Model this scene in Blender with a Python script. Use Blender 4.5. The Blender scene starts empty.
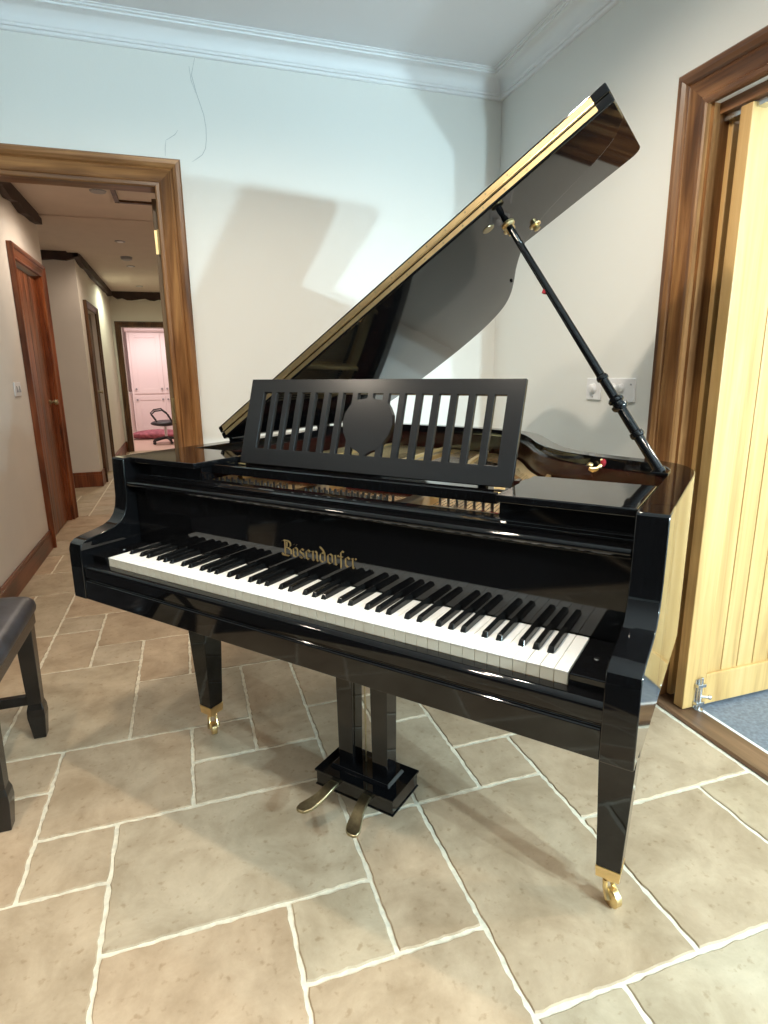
import bpy, bmesh, math, random
from mathutils import Vector, Matrix
random.seed(7)
S = bpy.context.scene
COL = S.collection
PI = math.pi

# ------------------------------------------------------------------ camera
cam_d = bpy.data.cameras.new('camera'); cam = bpy.data.objects.new('camera', cam_d); COL.objects.link(cam)
rt = Vector((0.9487, -0.3159, -0.0118)); up = Vector((0.0843, 0.2171, 0.9725)); fw = Vector((0.3047, 0.9236, -0.2321))
fw.normalize(); rt = (rt - fw * rt.dot(fw)).normalized(); up = rt.cross(fw)
M = Matrix(((rt.x, up.x, -fw.x, 0.230), (rt.y, up.y, -fw.y, -1.672), (rt.z, up.z, -fw.z, 1.2123), (0, 0, 0, 1)))
cam.matrix_world = M
cam_d.sensor_fit = 'AUTO'; cam_d.sensor_width = 36; cam_d.lens = 590.64 / 1024 * 36
cam_d.clip_start = 0.02
S.camera = cam

# ------------------------------------------------------------------ colour, world, lights
S.view_settings.view_transform = 'Standard'; S.view_settings.look = 'None'
S.view_settings.gamma = 1; S.view_settings.use_curve_mapping = False
S.view_settings.exposure = 0.82
w = bpy.data.worlds.new('world'); S.world = w; w.use_nodes = True
w.node_tree.nodes['Background'].inputs[0].default_value = (1.0, 0.97, 0.92, 1)
w.node_tree.nodes['Background'].inputs[1].default_value = 0.25


def lamp(name, kind, loc, energy, color, radius=0.03, **k):
    d = bpy.data.lights.new(name, kind); o = bpy.data.objects.new(name, d); COL.objects.link(o)
    o.location = loc; d.energy = energy; d.color = color
    if kind == 'AREA':
        d.shape = k.get('shape', 'DISK'); d.size = k.get('size', .1)
        if 'size_y' in k: d.shape = 'RECTANGLE'; d.size_y = k['size_y']
    else:
        d.shadow_soft_size = radius
    if kind == 'SPOT':
        d.spot_size = math.radians(k.get('angle', 150)); d.spot_blend = k.get('blend', .5)
    if 'rot' in k: o.rotation_euler = k['rot']
    return o


WARM = (1.0, .87, .70); COOL = (.64, .90, 1.0)
# twin-head work lamp in the room beyond the folding doors
lamp('work_lamp_light', 'POINT', (2.27, -2.85, 1.46), 125, COOL, .035)
lamp('work_lamp_light', 'POINT', (1.87, -2.75, 1.49), 115, COOL, .035)
# ceiling downlights
for x, y, e in ((.26, -.45, 46), (-.50, -.90, 36), (.9, -2.6, 22), (-1.7, -.2, 22), (-1.6, -3.0, 18), (.9, -4.0, 12), (.85, -.10, 20)):
    lamp('downlight', 'SPOT', (x, y, 2.545), e, WARM, .04 if x > 0 else .06, angle=165, blend=.6)
lamp('hall_downlight', 'SPOT', (-.2, 3.2, 2.41), 26, (1, .84, .68), .04, angle=165, blend=.6)
lamp('hall_downlight', 'SPOT', (-.23, 5.2, 2.41), 18, (1, .84, .68), .04, angle=165, blend=.6)
lamp('hall_downlight', 'SPOT', (-.35, 7.3, 2.41), 26, (.93, 1, .74), .04, angle=165, blend=.6)
lamp('office_light', 'SPOT', (-.3, 9.9, 2.4), 72, (1, .84, .82), .08, angle=165, blend=.6)
lamp('side_room_light', 'SPOT', (3.0, .9, 2.4), 22, (1, .9, .72), .05, angle=165, blend=.6)
lamp('side_room_light', 'SPOT', (3.0, -1.4, 2.4), 45, (1, .92, .76), .05, angle=165, blend=.6)

# ------------------------------------------------------------------ materials
def new_mat(name):
    m = bpy.data.materials.new(name); m.use_nodes = True
    return m, m.node_tree.nodes, m.node_tree.links, m.node_tree.nodes['Principled BSDF']


def plain(name, col, rough=.5, metal=0, spec=.5, coat=0, noise=0, nscale=20, bump=0, bscale=60):
    m, n, l, b = new_mat(name)
    b.inputs['Base Color'].default_value = (*col, 1); b.inputs['Roughness'].default_value = rough
    b.inputs['Metallic'].default_value = metal; b.inputs['Specular IOR Level'].default_value = spec
    b.inputs['Coat Weight'].default_value = coat
    if noise or bump:
        tc = n.new('ShaderNodeTexCoord')
    if noise:
        t = n.new('ShaderNodeTexNoise'); t.inputs['Scale'].default_value = nscale; t.inputs['Detail'].default_value = 4
        r = n.new('ShaderNodeValToRGB')
        r.color_ramp.elements[0].color = (*[c * (1 - noise) for c in col], 1); r.color_ramp.elements[0].position = .3
        r.color_ramp.elements[1].color = (*[min(1, c * (1 + noise)) for c in col], 1); r.color_ramp.elements[1].position = .7
        l.new(tc.outputs['Object'], t.inputs['Vector']); l.new(t.outputs['Fac'], r.inputs['Fac']); l.new(r.outputs['Color'], b.inputs['Base Color'])
    if bump:
        t = n.new('ShaderNodeTexNoise'); t.inputs['Scale'].default_value = bscale; t.inputs['Detail'].default_value = 3
        bp = n.new('ShaderNodeBump'); bp.inputs['Strength'].default_value = bump; bp.inputs['Distance'].default_value = .002
        l.new(tc.outputs['Object'], t.inputs['Vector']); l.new(t.outputs['Fac'], bp.inputs['Height']); l.new(bp.outputs['Normal'], b.inputs['Normal'])
    return m


def wood(name, dark, mid, light, axis=2, rough=.35, scale=1.0, knots=True):
    m, n, l, b = new_mat(name)
    tc = n.new('ShaderNodeTexCoord'); mp = n.new('ShaderNodeMapping')
    sc = [34 * scale] * 3; sc[axis] = 1.6 * scale; mp.inputs['Scale'].default_value = sc
    t = n.new('ShaderNodeTexNoise'); t.inputs['Scale'].default_value = 1; t.inputs['Detail'].default_value = 6; t.inputs['Roughness'].default_value = .62
    t.inputs['Distortion'].default_value = .6
    r = n.new('ShaderNodeValToRGB'); e = r.color_ramp.elements
    e[0].color = (*dark, 1); e[0].position = .30; e[1].color = (*light, 1); e[1].position = .72
    x = e.new(.5); x.color = (*mid, 1)
    l.new(tc.outputs['Object'], mp.inputs['Vector']); l.new(mp.outputs['Vector'], t.inputs['Vector']); l.new(t.outputs['Fac'], r.inputs['Fac'])
    out = r.outputs['Color']
    if knots:
        mp2 = n.new('ShaderNodeMapping'); s2 = [9 * scale] * 3; s2[axis] = 2.2 * scale; mp2.inputs['Scale'].default_value = s2
        v = n.new('ShaderNodeTexNoise'); v.inputs['Scale'].default_value = 1; v.inputs['Detail'].default_value = 2
        r2 = n.new('ShaderNodeValToRGB'); r2.color_ramp.elements[0].position = .36; r2.color_ramp.elements[1].position = .55
        r2.color_ramp.elements[0].color = (.45, .40, .36, 1); r2.color_ramp.elements[1].color = (1, 1, 1, 1)
        mx = n.new('ShaderNodeMixRGB'); mx.blend_type = 'MULTIPLY'; mx.inputs[0].default_value = 1
        l.new(tc.outputs['Object'], mp2.inputs['Vector']); l.new(mp2.outputs['Vector'], v.inputs['Vector']); l.new(v.outputs['Fac'], r2.inputs['Fac'])
        l.new(out, mx.inputs[1]); l.new(r2.outputs['Color'], mx.inputs[2]); out = mx.outputs['Color']
    l.new(out, b.inputs['Base Color']); b.inputs['Roughness'].default_value = rough
    return m


def stone():
    m, n, l, b = new_mat('flagstone')
    tc = n.new('ShaderNodeTexCoord'); at = n.new('ShaderNodeAttribute'); at.attribute_name = 'tile'
    r = n.new('ShaderNodeValToRGB'); e = r.color_ramp.elements
    e[0].color = (.46, .345, .23, 1); e[1].color = (.49, .395, .285, 1); e[1].position = 1
    x = e.new(.35); x.color = (.50, .365, .245, 1); x = e.new(.65); x.color = (.47, .375, .262, 1)
    l.new(at.outputs['Fac'], r.inputs['Fac'])
    # cloudy veins
    add = n.new('ShaderNodeVectorMath'); add.operation = 'ADD'
    cmb = n.new('ShaderNodeCombineXYZ'); ml = n.new('ShaderNodeMath'); ml.operation = 'MULTIPLY'; ml.inputs[1].default_value = 37
    l.new(at.outputs['Fac'], ml.inputs[0]); l.new(ml.outputs[0], cmb.inputs[0]); l.new(ml.outputs[0], cmb.inputs[1])
    l.new(tc.outputs['Object'], add.inputs[0]); l.new(cmb.outputs[0], add.inputs[1])
    t = n.new('ShaderNodeTexNoise'); t.inputs['Scale'].default_value = 5.5; t.inputs['Detail'].default_value = 9; t.inputs['Roughness'].default_value = .66; t.inputs['Distortion'].default_value = .35
    l.new(add.outputs[0], t.inputs['Vector'])
    r2 = n.new('ShaderNodeValToRGB'); r2.color_ramp.elements[0].position = .30; r2.color_ramp.elements[1].position = .70
    r2.color_ramp.elements[0].color = (.70, .66, .60, 1); r2.color_ramp.elements[1].color = (1.18, 1.19, 1.2, 1)
    l.new(t.outputs['Fac'], r2.inputs['Fac'])
    mx = n.new('ShaderNodeMixRGB'); mx.blend_type = 'MULTIPLY'; mx.inputs[0].default_value = 1
    l.new(r.outputs['Color'], mx.inputs[1]); l.new(r2.outputs['Color'], mx.inputs[2])
    # pits
    t3 = n.new('ShaderNodeTexNoise'); t3.inputs['Scale'].default_value = 46; t3.inputs['Detail'].default_value = 5
    l.new(add.outputs[0], t3.inputs['Vector'])
    r3 = n.new('ShaderNodeValToRGB'); r3.color_ramp.elements[0].position = .28; r3.color_ramp.elements[1].position = .40
    r3.color_ramp.elements[0].color = (.72, .66, .58, 1); r3.color_ramp.elements[1].color = (1, 1, 1, 1)
    l.new(t3.outputs['Fac'], r3.inputs['Fac'])
    mx2 = n.new('ShaderNodeMixRGB'); mx2.blend_type = 'MULTIPLY'; mx2.inputs[0].default_value = .8
    l.new(mx.outputs['Color'], mx2.inputs[1]); l.new(r3.outputs['Color'], mx2.inputs[2])
    l.new(mx2.outputs['Color'], b.inputs['Base Color'])
    b.inputs['Roughness'].default_value = .55; b.inputs['Specular IOR Level'].default_value = .35
    bp = n.new('ShaderNodeBump'); bp.inputs['Strength'].default_value = .35; bp.inputs['Distance'].default_value = .004
    mm = n.new('ShaderNodeMath'); mm.operation = 'ADD'; l.new(t.outputs['Fac'], mm.inputs[0]); l.new(t3.outputs['Fac'], mm.inputs[1])
    l.new(mm.outputs[0], bp.inputs['Height']); l.new(bp.outputs['Normal'], b.inputs['Normal'])
    return m


BLACK = plain('black_lacquer', (.004, .004, .0045), .045, spec=.5)
SATIN = plain('satin_black', (.012, .012, .013), .22, spec=.5)
EBONY = plain('ebony_key', (.006, .006, .006), .16, spec=.45)
IVORY = plain('ivory_key', (.86, .85, .82), .18)
IVFRONT = plain('ivory_front', (.80, .75, .62), .35)
BRASS = plain('brass', (.86, .66, .34), .30, metal=1, noise=.08, nscale=40)
AGED = plain('aged_brass', (.42, .36, .22), .32, metal=1, noise=.25, nscale=60)
STEEL = plain('steel', (.62, .62, .62), .25, metal=1)
GOLDP = plain('gold_plate_paint', (.72, .50, .22), .38, metal=.6)
RED = plain('red_felt', (.30, .012, .02), .9)
FELT = plain('dark_felt', (.02, .016, .016), .9)
MAHOG = wood('mahogany', (.010, .002, .0015), (.022, .004, .003), (.040, .008, .005), 1, .22, knots=False)
SPRUCE = wood('spruce', (.50, .33, .16), (.60, .42, .22), (.68, .50, .28), 1, .4, knots=False)
GOLDLEAF = plain('gold_leaf', (.42, .29, .12), .35, metal=.7)
WALL = plain('wall_paint', (.79, .785, .75), .75, noise=.012, nscale=1.3, bump=.12, bscale=180)
HALLP = plain('hall_paint', (.72, .66, .59), .8, noise=.03, nscale=3)
HALLC = plain('hall_ceiling_paint', (.66, .56, .48), .8, noise=.03, nscale=6)
CEIL = plain('ceiling_paint', (.76, .76, .78), .8, noise=.015, nscale=2)
CORN = plain('cornice_paint', (.84, .85, .87), .5)
PINE = wood('stained_pine', (.085, .030, .010), (.24, .105, .036), (.40, .20, .075), 2, .32)
PINEH = wood('stained_pine_rail', (.085, .030, .010), (.24, .105, .036), (.40, .20, .075), 0, .32)
PINEV = wood('stained_pine_side_rail', (.085, .030, .010), (.22, .095, .036), (.36, .18, .075), 1, .32)
REDP = wood('red_pine', (.10, .022, .006), (.24, .062, .018), (.36, .12, .04), 2, .35)
REDPV = wood('red_pine_board', (.08, .018, .006), (.18, .045, .014), (.26, .08, .03), 1, .35)
DARKW = wood('dark_brown_wood', (.05, .02, .008), (.10, .045, .018), (.15, .07, .03), 2, .4)
OAK = wood('light_oak', (.46, .26, .09), (.60, .37, .14), (.68, .45, .20), 2, .42, knots=False, scale=.8)
BEAM = plain('beam_brown', (.028, .010, .006), .6, noise=.4, nscale=12)
GROUT = plain('grout', (.74, .67, .53), .9, noise=.15, nscale=60, bump=.5, bscale=90)
STONE = stone()
CARPET = plain('grey_vinyl', (.17, .19, .225), .6, noise=.25, nscale=90)
WHITE = plain('white_plastic', (.80, .79, .80), .3)
GREYP = plain('grey_plastic', (.30, .29, .30), .35)
PINKC = plain('pale_cupboard', (.84, .74, .72), .5)
PINKW = plain('pale_wall', (.86, .76, .74), .7)
LEATHER = plain('worn_leather', (.022, .022, .027), .38, noise=.5, nscale=14, bump=.4, bscale=40)
BENCHW = plain('bench_wood', (.012, .010, .009), .22)
CLOTH = plain('magenta_cloth', (.36, .12, .15), .9, noise=.4, nscale=14)
CHAIRB = plain('chair_black', (.015, .014, .016), .5)
CRACK = plain('crack_line', (.40, .42, .42), .9)
CREAM = plain('plate_cream', (.80, .62, .40), .35, metal=.2)
THR = wood('threshold_wood', (.10, .05, .025), (.20, .105, .055), (.28, .16, .09), 1, .4)

# ------------------------------------------------------------------ mesh helpers
class MB:
    def __init__(s): s.v = []; s.f = []; s.mi = []
    def add(s, vs, fs, mi=0):
        o = len(s.v); s.v += [tuple(a) for a in vs]; s.f += [tuple(o + i for i in f) for f in fs]; s.mi += [mi] * len(fs)
        return s
    def box(s, x0, y0, z0, x1, y1, z1, mi=0):
        v = [(x0, y0, z0), (x1, y0, z0), (x1, y1, z0), (x0, y1, z0), (x0, y0, z1), (x1, y0, z1), (x1, y1, z1), (x0, y1, z1)]
        return s.add(v, [(0, 3, 2, 1), (4, 5, 6, 7), (0, 1, 5, 4), (1, 2, 6, 5), (2, 3, 7, 6), (3, 0, 4, 7)], mi)
    def hexa(s, b, t, mi=0):   # bottom four, top four (ccw seen from above)
        return s.add(list(b) + list(t), [(0, 3, 2, 1), (4, 5, 6, 7), (0, 1, 5, 4), (1, 2, 6, 5), (2, 3, 7, 6), (3, 0, 4, 7)], mi)
    def prism(s, poly, a0, a1, axis, mi=0):
        """poly: 2-D points; axis 0: (y,z) along x; 1: (x,z) along y; 2: (x,y) along z"""
        n = len(poly)
        def P(p, a): return {0: (a, p[0], p[1]), 1: (p[0], a, p[1]), 2: (p[0], p[1], a)}[axis]
        v = [P(p, a0) for p in poly] + [P(p, a1) for p in poly]
        f = [tuple(range(n))[::-1], tuple(range(n, 2 * n))] + [(i, (i + 1) % n, n + (i + 1) % n, n + i) for i in range(n)]
        return s.add(v, f, mi)
    def ring(s, center, ax, prof, seg=16, mi=0, cap=True):
        """lathe: prof = [(h, r)] along axis ax from center"""
        ax = Vector(ax).normalized(); c = Vector(center)
        t = Vector((1, 0, 0)) if abs(ax.x) < .9 else Vector((0, 1, 0)); a = ax.cross(t).normalized(); b = ax.cross(a)
        v = []
        for h, r in prof:
            for k in range(seg):
                q = 2 * PI * k / seg; v.append(tuple(c + ax * h + (a * math.cos(q) + b * math.sin(q)) * r))
        f = []
        for i in range(len(prof) - 1):
            for k in range(seg):
                k2 = (k + 1) % seg; f.append((i * seg + k, i * seg + k2, (i + 1) * seg + k2, (i + 1) * seg + k))
        if cap: f.append(tuple(range(seg))[::-1]); f.append(tuple((len(prof) - 1) * seg + k for k in range(seg)))
        return s.add(v, f, mi)
    def tube(s, pts, r, seg=8, mi=0):
        pts = [Vector(p) for p in pts]; n = len(pts); rs = r if isinstance(r, (list, tuple)) else [r] * n
        v = []; ref = None
        for i, p in enumerate(pts):
            d = (pts[min(i + 1, n - 1)] - pts[max(i - 1, 0)]).normalized()
            if ref is None:
                t = Vector((0, 0, 1)) if abs(d.z) < .9 else Vector((1, 0, 0)); ref = d.cross(t).normalized()
            a = (ref - d * ref.dot(d)).normalized(); b = d.cross(a); ref = a
            for k in range(seg):
                q = 2 * PI * k / seg; v.append(tuple(p + (a * math.cos(q) + b * math.sin(q)) * rs[i]))
        f = [(i * seg + k, i * seg + (k + 1) % seg, (i + 1) * seg + (k + 1) % seg, (i + 1) * seg + k) for i in range(n - 1) for k in range(seg)]
        f.append(tuple(range(seg))[::-1]); f.append(tuple((n - 1) * seg + k for k in range(seg)))
        return s.add(v, f, mi)
    def build(s, name, mats, parent=None, bevel=0, smooth=None, label=None, seg=2):
        me = bpy.data.meshes.new(name); me.from_pydata(s.v, [], s.f)
        for m in (mats if isinstance(mats, (list, tuple)) else [mats]): me.materials.append(m)
        me.polygons.foreach_set('material_index', s.mi)
        bm = bmesh.new(); bm.from_mesh(me); bmesh.ops.recalc_face_normals(bm, faces=bm.faces); bm.to_mesh(me); bm.free()
        if smooth:
            me.polygons.foreach_set('use_smooth', [True] * len(me.polygons)); me.set_sharp_from_angle(angle=math.radians(smooth))
        me.update()
        o = bpy.data.objects.new(name, me); COL.objects.link(o)
        if parent: o.parent = parent
        if bevel:
            b = o.modifiers.new('bevel', 'BEVEL'); b.width = bevel; b.segments = seg; b.limit_method = 'ANGLE'; b.angle_limit = math.radians(40)
            b.harden_normals = False
        if label: o['label'] = label
        return o


def tag(o, label, cat, group=None):
    o['label'] = label; o['category'] = cat
    if group: o['group'] = group
    return o
def struct(o): o['kind'] = 'structure'; return o
def empty(name, loc=(0, 0, 0), rz=0):
    o = bpy.data.objects.new(name, None); COL.objects.link(o); o.location = loc; o.rotation_euler = (0, 0, rz); o.empty_display_size = .1
    return o

# ================================================================== ROOM SHELL
UR, VB, ZC = 1.81, 1.22, 2.57
DL0, DL1, DLT = -.655, .187, 1.97          # opening in the back wall
WT = .13
mb = MB()
mb.box(-3, VB, -.02, DL0 - .02, VB + WT, ZC); mb.box(DL1 + .02, VB, -.02, UR + .12, VB + WT, ZC); mb.box(DL0 - .02, VB, DLT + .035, DL1 + .02, VB + WT, ZC)
struct(mb.build('wall_back', WALL))
RJ, RT = -.077, 1.982                       # folding door opening in the right wall
mb = MB()
mb.box(UR, RJ, -.02, UR + .12, VB, ZC); mb.box(UR, -3.3, RT, UR + .12, RJ, ZC); mb.box(UR, -4.6, -.02, UR + .12, -3.3, ZC)
struct(mb.build('wall_right', WALL))
struct(MB().box(-3.1, -4.6, -.02, -3, VB + WT, ZC).build('wall_left', WALL))
struct(MB().box(-3.1, -4.7, -.02, UR + .12, -4.6, ZC).build('wall_front', WALL))
struct(MB().box(-3.1, -4.7, ZC, UR + .12, VB + WT, ZC + .1).build('ceiling', CEIL))

# cornice: moulded profile swept along the back and right wall, mitred in the corner
prof = [(0, 2.474), (.010, 2.474), (.013, 2.478), (.013, 2.486), (.019, 2.488), (.019, 2.496), (.023, 2.500)]
for k in range(1, 9):
    a = k / 8 * PI / 2
    prof.append((.023 + .050 * (1 - math.cos(a)), 2.500 + .050 * math.sin(a)))
prof += [(.078, 2.550), (.078, 2.557), (.088, 2.559), (.088, 2.565), (.094, 2.567), (.094, 2.5705), (0, 2.5705)]
mb = MB(); n = len(prof); v = []
for st in range(3):
    for d, z in prof:
        v.append({0: (-3, VB - d, z), 1: (UR - d, VB - d, z), 2: (UR - d, -4.6, z)}[st])
f = [(s_ * n + i, s_ * n + (i + 1) % n, (s_ + 1) * n + (i + 1) % n, (s_ + 1) * n + i) for s_ in range(2) for i in range(n)]
mb.add(v, f)
struct(mb.build('trim_1', CORN, smooth=30))

# hairline cracks in the plaster above the doorway
mb = MB()
for pts in ([(.389, 2.473), (.372, 2.41), (.383, 2.35), (.397, 2.31), (.408, 2.268), (.414, 2.22), (.413, 2.174), (.405, 2.14), (.392, 2.115), (.370, 2.10), (.349, 2.085)],
            [(.365, 2.44), (.368, 2.39), (.381, 2.345)], [(.242, 2.098), (.244, 2.13), (.248, 2.158)], [(.248, 2.158), (.285, 2.181), (.30, 2.20)]):
    q = [(a + random.uniform(-.002, .002), VB - .0002, b) for a, b in pts]
    mb.tube(q, [.0006] + [.0010] * (len(q) - 2) + [.0004], 5)
struct(mb.build('trim_2', CRACK))

# ---- door casings
CP = [(0, 0), (0, .016), (.006, .020), (.018, .020), (.024, .014), (.030, .016), (.058, .022), (.066, .026), (.072, .022), (.078, .030), (.090, .036), (.104, .036), (.110, .030), (.110, 0)]
def casing(name, plane, fixed, a0, a1, zt, mats, out=-1, width=.110, zb=0.0, sides=(1, 1)):
    """plane 'v': wall at v=fixed, a = u ; plane 'u': wall at u=fixed, a = v. out: sign of the side it projects to"""
    mb = MB(); k = width / .110; v = []
    st = ([0, 1] if sides[0] else [1]) + ([2, 3] if sides[1] else [2])
    for s_ in st:
        for w_, t in CP:
            w_ *= k
            a, z = {0: (a0 - w_, zb), 1: (a0 - (w_ if sides[0] else 0), zt + w_), 2: (a1 + (w_ if sides[1] else 0), zt + w_), 3: (a1 + w_, zb)}[s_]
            v.append((a, fixed + out * t, z) if plane == 'v' else (fixed + out * t, a, z))
    n = len(CP); f = []; mi = []
    for i in range(len(st) - 1):
        for j in range(n):
            f.append((i * n + j, i * n + (j + 1) % n, (i + 1) * n + (j + 1) % n, (i + 1) * n + j)); mi.append(1 if (st[i], st[i + 1]) == (1, 2) else 0)
    mb.add(v, f); mb.mi = mi
    mb.add([v[j] for j in range(n)], [tuple(range(n))], 0)
    mb.add([v[(len(st) - 1) * n + j] for j in range(n)], [tuple(range(n))], 0)
    return struct(mb.build(name, mats, smooth=25))
casing('trim_3', 'v', VB, DL0, DL1, DLT, [PINE, PINEH])
casing('trim_4', 'u', UR, -3.3, RJ, RT, [PINE, PINEV])
# linings of the two openings
mb = MB()
mb.box(DL0 - .02, VB, 0, DL0, VB + WT, DLT + .035, 0); mb.box(DL1, VB, 0, DL1 + .02, VB + WT, DLT + .035, 0); mb.box(DL0, VB, DLT + .015, DL1, VB + WT, DLT + .035, 1)
struct(mb.build('trim_5', [PINE, PINEH]))
mb = MB()
mb.box(UR, RJ - .012, 0, UR + .12, RJ + .001, RT, 0); mb.box(UR + .022, -3.3, RT - .030, UR + .12, RJ - .012, RT + .001, 1)
struct(mb.build('trim_6', [PINE, PINEV]))
# head track for the folding doors
struct(MB().box(UR + .040, -3.29, RT - .048, UR + .075, RJ - .015, RT - .0305).build('trim_7', STEEL))

# ---- floor: flagstones on a 0.2035 m module
G = .2035; U0, V0 = -.045, -.11
tiles = [(-1, 0, 2, 2), (-1, -1, 1, 1), (1, 0, 2, 1), (1, 1, 1, 1), (0, 2, 2, 2), (0, -2, 3, 2), (2, -3, 1, 1), (0, -4, 2, 2), (3, -3, 1, 2), (2, -5, 2, 2),
         (4, -4, 2, 3), (5, -1, 1, 1), (4, -1, 1, 2), (6, -4, 2, 2), (6, -2, 3, 2), (8, -4, 1, 2), (4, -5, 1, 1), (5, -6, 2, 2), (7, -6, 2, 2), (-2, 2, 2, 3), (-1, 5, 1, 1),
         (-2, 5, 1, 2), (-2, 7, 1, 1), (-3, -1, 2, 2), (-3, 1, 2, 1), (-3, 2, 1, 2), (-4, 4, 2, 3), (-2, 8, 2, 2), (-3, 7, 1, 3), (-4, 10, 2, 2), (-2, -3, 2, 2), (-3, -2, 1, 1),
         (-1, 6, 2, 2), (0, 4, 1, 2), (1, 4, 2, 3), (2, 1, 1, 3), (-3, -5, 3, 2), (0, -6, 2, 2), (3, 0, 1, 2), (3, -1, 1, 1), (5, 0, 2, 2), (7, 0, 2, 3), (3, 2, 2, 2), (2, -6, 3, 1)]
occ = {}
for t in tiles:
    for a in range(t[2]):
        for b in range(t[3]): occ.setdefault((t[0] + a, t[1] + b), t)
IU0, IU1, JV0, JV1 = -15, 9, -22, 43
rnd = random.Random(3)
out_t = [t for t in tiles]
for j in range(JV0, JV1):
    for i in range(IU0, IU1):
        if (i, j) in occ: continue
        if j > 6 and (i < -9 or i > 3): continue
        opts = [(3, 2), (2, 3), (2, 2), (2, 2), (2, 1), (1, 2), (1, 1)]; rnd.shuffle(opts)
        opts.sort(key=lambda o: -(o[0] * o[1] > 1) + rnd.random() * .6)
        for wd, ht in opts:
            if i + wd <= IU1 and j + ht <= JV1 and all((i + a, j + b) not in occ for a in range(wd) for b in range(ht)):
                t = (i, j, wd, ht)
                for a in range(wd):
                    for b in range(ht): occ[(i + a, j + b)] = t
                out_t.append(t); break
mb = MB(); vals = []
mb.box(-3.05, -4.65, -.04, 1.805, 8.9, -.0035, 1); vals += [0] * 8
for (i, j, wd, ht) in out_t:
    x0, x1, y0, y1 = U0 + G * i, U0 + G * (i + wd), V0 + G * j, V0 + G * (j + ht)
    if x0 < -3: x0 = -3
    if x1 > 1.795: x1 = 1.8015
    if x1 - x0 < .03: continue
    e = .0045; x0 += e; x1 -= e; y0 += e; y1 -= e
    big = (y0 > 3 or y1 < -2 or x1 < -1.2)
    st = .2 if big else .017
    pts = []
    for (ax, ay, bx, by) in ((x0, y0, x1, y0), (x1, y0, x1, y1), (x1, y1, x0, y1), (x0, y1, x0, y0)):
        L = math.hypot(bx - ax, by - ay); m = max(1, int(L / st)); nx, ny = -(by - ay) / L, (bx - ax) / L
        for k in range(m):
            q = k / m; jt = rnd.uniform(-.0024, .0026) if k else .002
            pts.append((ax + (bx - ax) * q + nx * jt, ay + (by - ay) * q + ny * jt))
    cx, cy = (x0 + x1) / 2, (y0 + y1) / 2; dz = rnd.uniform(-.0006, .0006)
    n = len(pts)
    top = [(cx + (a - cx) * (1 - .003 / max(.05, abs(a - cx) + .001)), cy + (b - cy) * (1 - .003 / max(.05, abs(b - cy) + .001)), dz) for a, b in pts]
    bot = [(a, b, -.004) for a, b in pts]
    mb.add(top + bot, [tuple(range(n))] + [(k, n + k, n + (k + 1) % n, (k + 1) % n) for k in range(n)], 0)
    tv = rnd.random(); vals += [tv] * (2 * n)
fl = mb.build('floor', [STONE, GROUT])
at = fl.data.attributes.new('tile', 'FLOAT', 'POINT'); at.data.foreach_set('value', vals)
struct(fl)

# small chips and specks lying on the flagstones
# ---- threshold and side room
struct(MB().prism([(1.797, -.002), (1.797, .004), (1.803, .010), (1.900, .010), (1.908, .004), (1.908, -.002)], -3.3, RJ, 1).build('trim_8', THR, smooth=20))
struct(MB().prism([(1.908, -.002), (1.908, .003), (1.922, .003), (1.922, -.002)], -3.3, RJ, 1).build('trim_9', WHITE))
struct(MB().box(1.80, -4.7, -.05, 5.0, 2.2, -.004).build('floor', CARPET))
mb = MB(); mb.box(5.0, -4.7, -.02, 5.1, 2.2, ZC); mb.box(UR + .12, 2.2, -.02, 5.0, 2.3, ZC); mb.box(UR + .12, -4.8, -.02, 5.0, -4.7, ZC); mb.box(UR + .12, VB + WT, -.02, UR + .2, 2.2, ZC)
struct(mb.build('wall_side', WALL))
struct(MB().box(UR + .12, -4.8, ZC, 5.1, 2.3, ZC + .1).build('ceiling', CEIL))

# ---- folding door leaves
def leaf(name, u0, v0, v1, width, grooves=True):
    z0, z1 = .014, 1.948; st = .094; t = v1 - v0
    mb = MB()
    mb.box(u0, v0, z0, u0 + st, v1, z1); mb.box(u0 + width - st, v0, z0, u0 + width, v1, z1)
    mb.box(u0 + st, v0, z0, u0 + width - st, v1, z0 + .120, 0); mb.box(u0 + st, v0, z1 - .11, u0 + width - st, v1, z1, 0)
    root = struct(mb.build(name, [OAK], bevel=.0025))
    mb = MB(); a = u0 + st; k = 0
    while a < u0 + width - st - .01:
        b = min(a + .0755, u0 + width - st)
        mb.hexa([(a + .002, v0 + .010, z0 + .12), (b - .002, v0 + .010, z0 + .12), (b - .002, v1 - .010, z0 + .12), (a + .002, v1 - .010, z0 + .12)],
                [(a + .002, v0 + .010, z1 - .11), (b - .002, v0 + .010, z1 - .11), (b - .002, v1 - .010, z1 - .11), (a + .002, v1 - .010, z1 - .11)])
        a = b
    mb.box(u0 + st, v0 + .016, z0 + .12, u0 + width - st, v1 - .016, z1 - .11)
    mb.build('planked_panel', OAK, root, bevel=.0015)
    mb = MB()
    for s_ in (0, 1):      # slim bead round the panel
        y = v0 + .004 if s_ == 0 else v1 - .010
        mb.box(u0 + st, y, z0 + .12, u0 + st + .007, y + .006, z1 - .11); mb.box(u0 + width - st - .007, y, z0 + .12, u0 + width - st, y + .006, z1 - .11)
    mb.build('bead', OAK, root)
    return root
d1 = leaf('door_1', 1.838, -.200, -.158, .80)
d2 = leaf('door_2', 1.872, -.106, -.064, .80)
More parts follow.
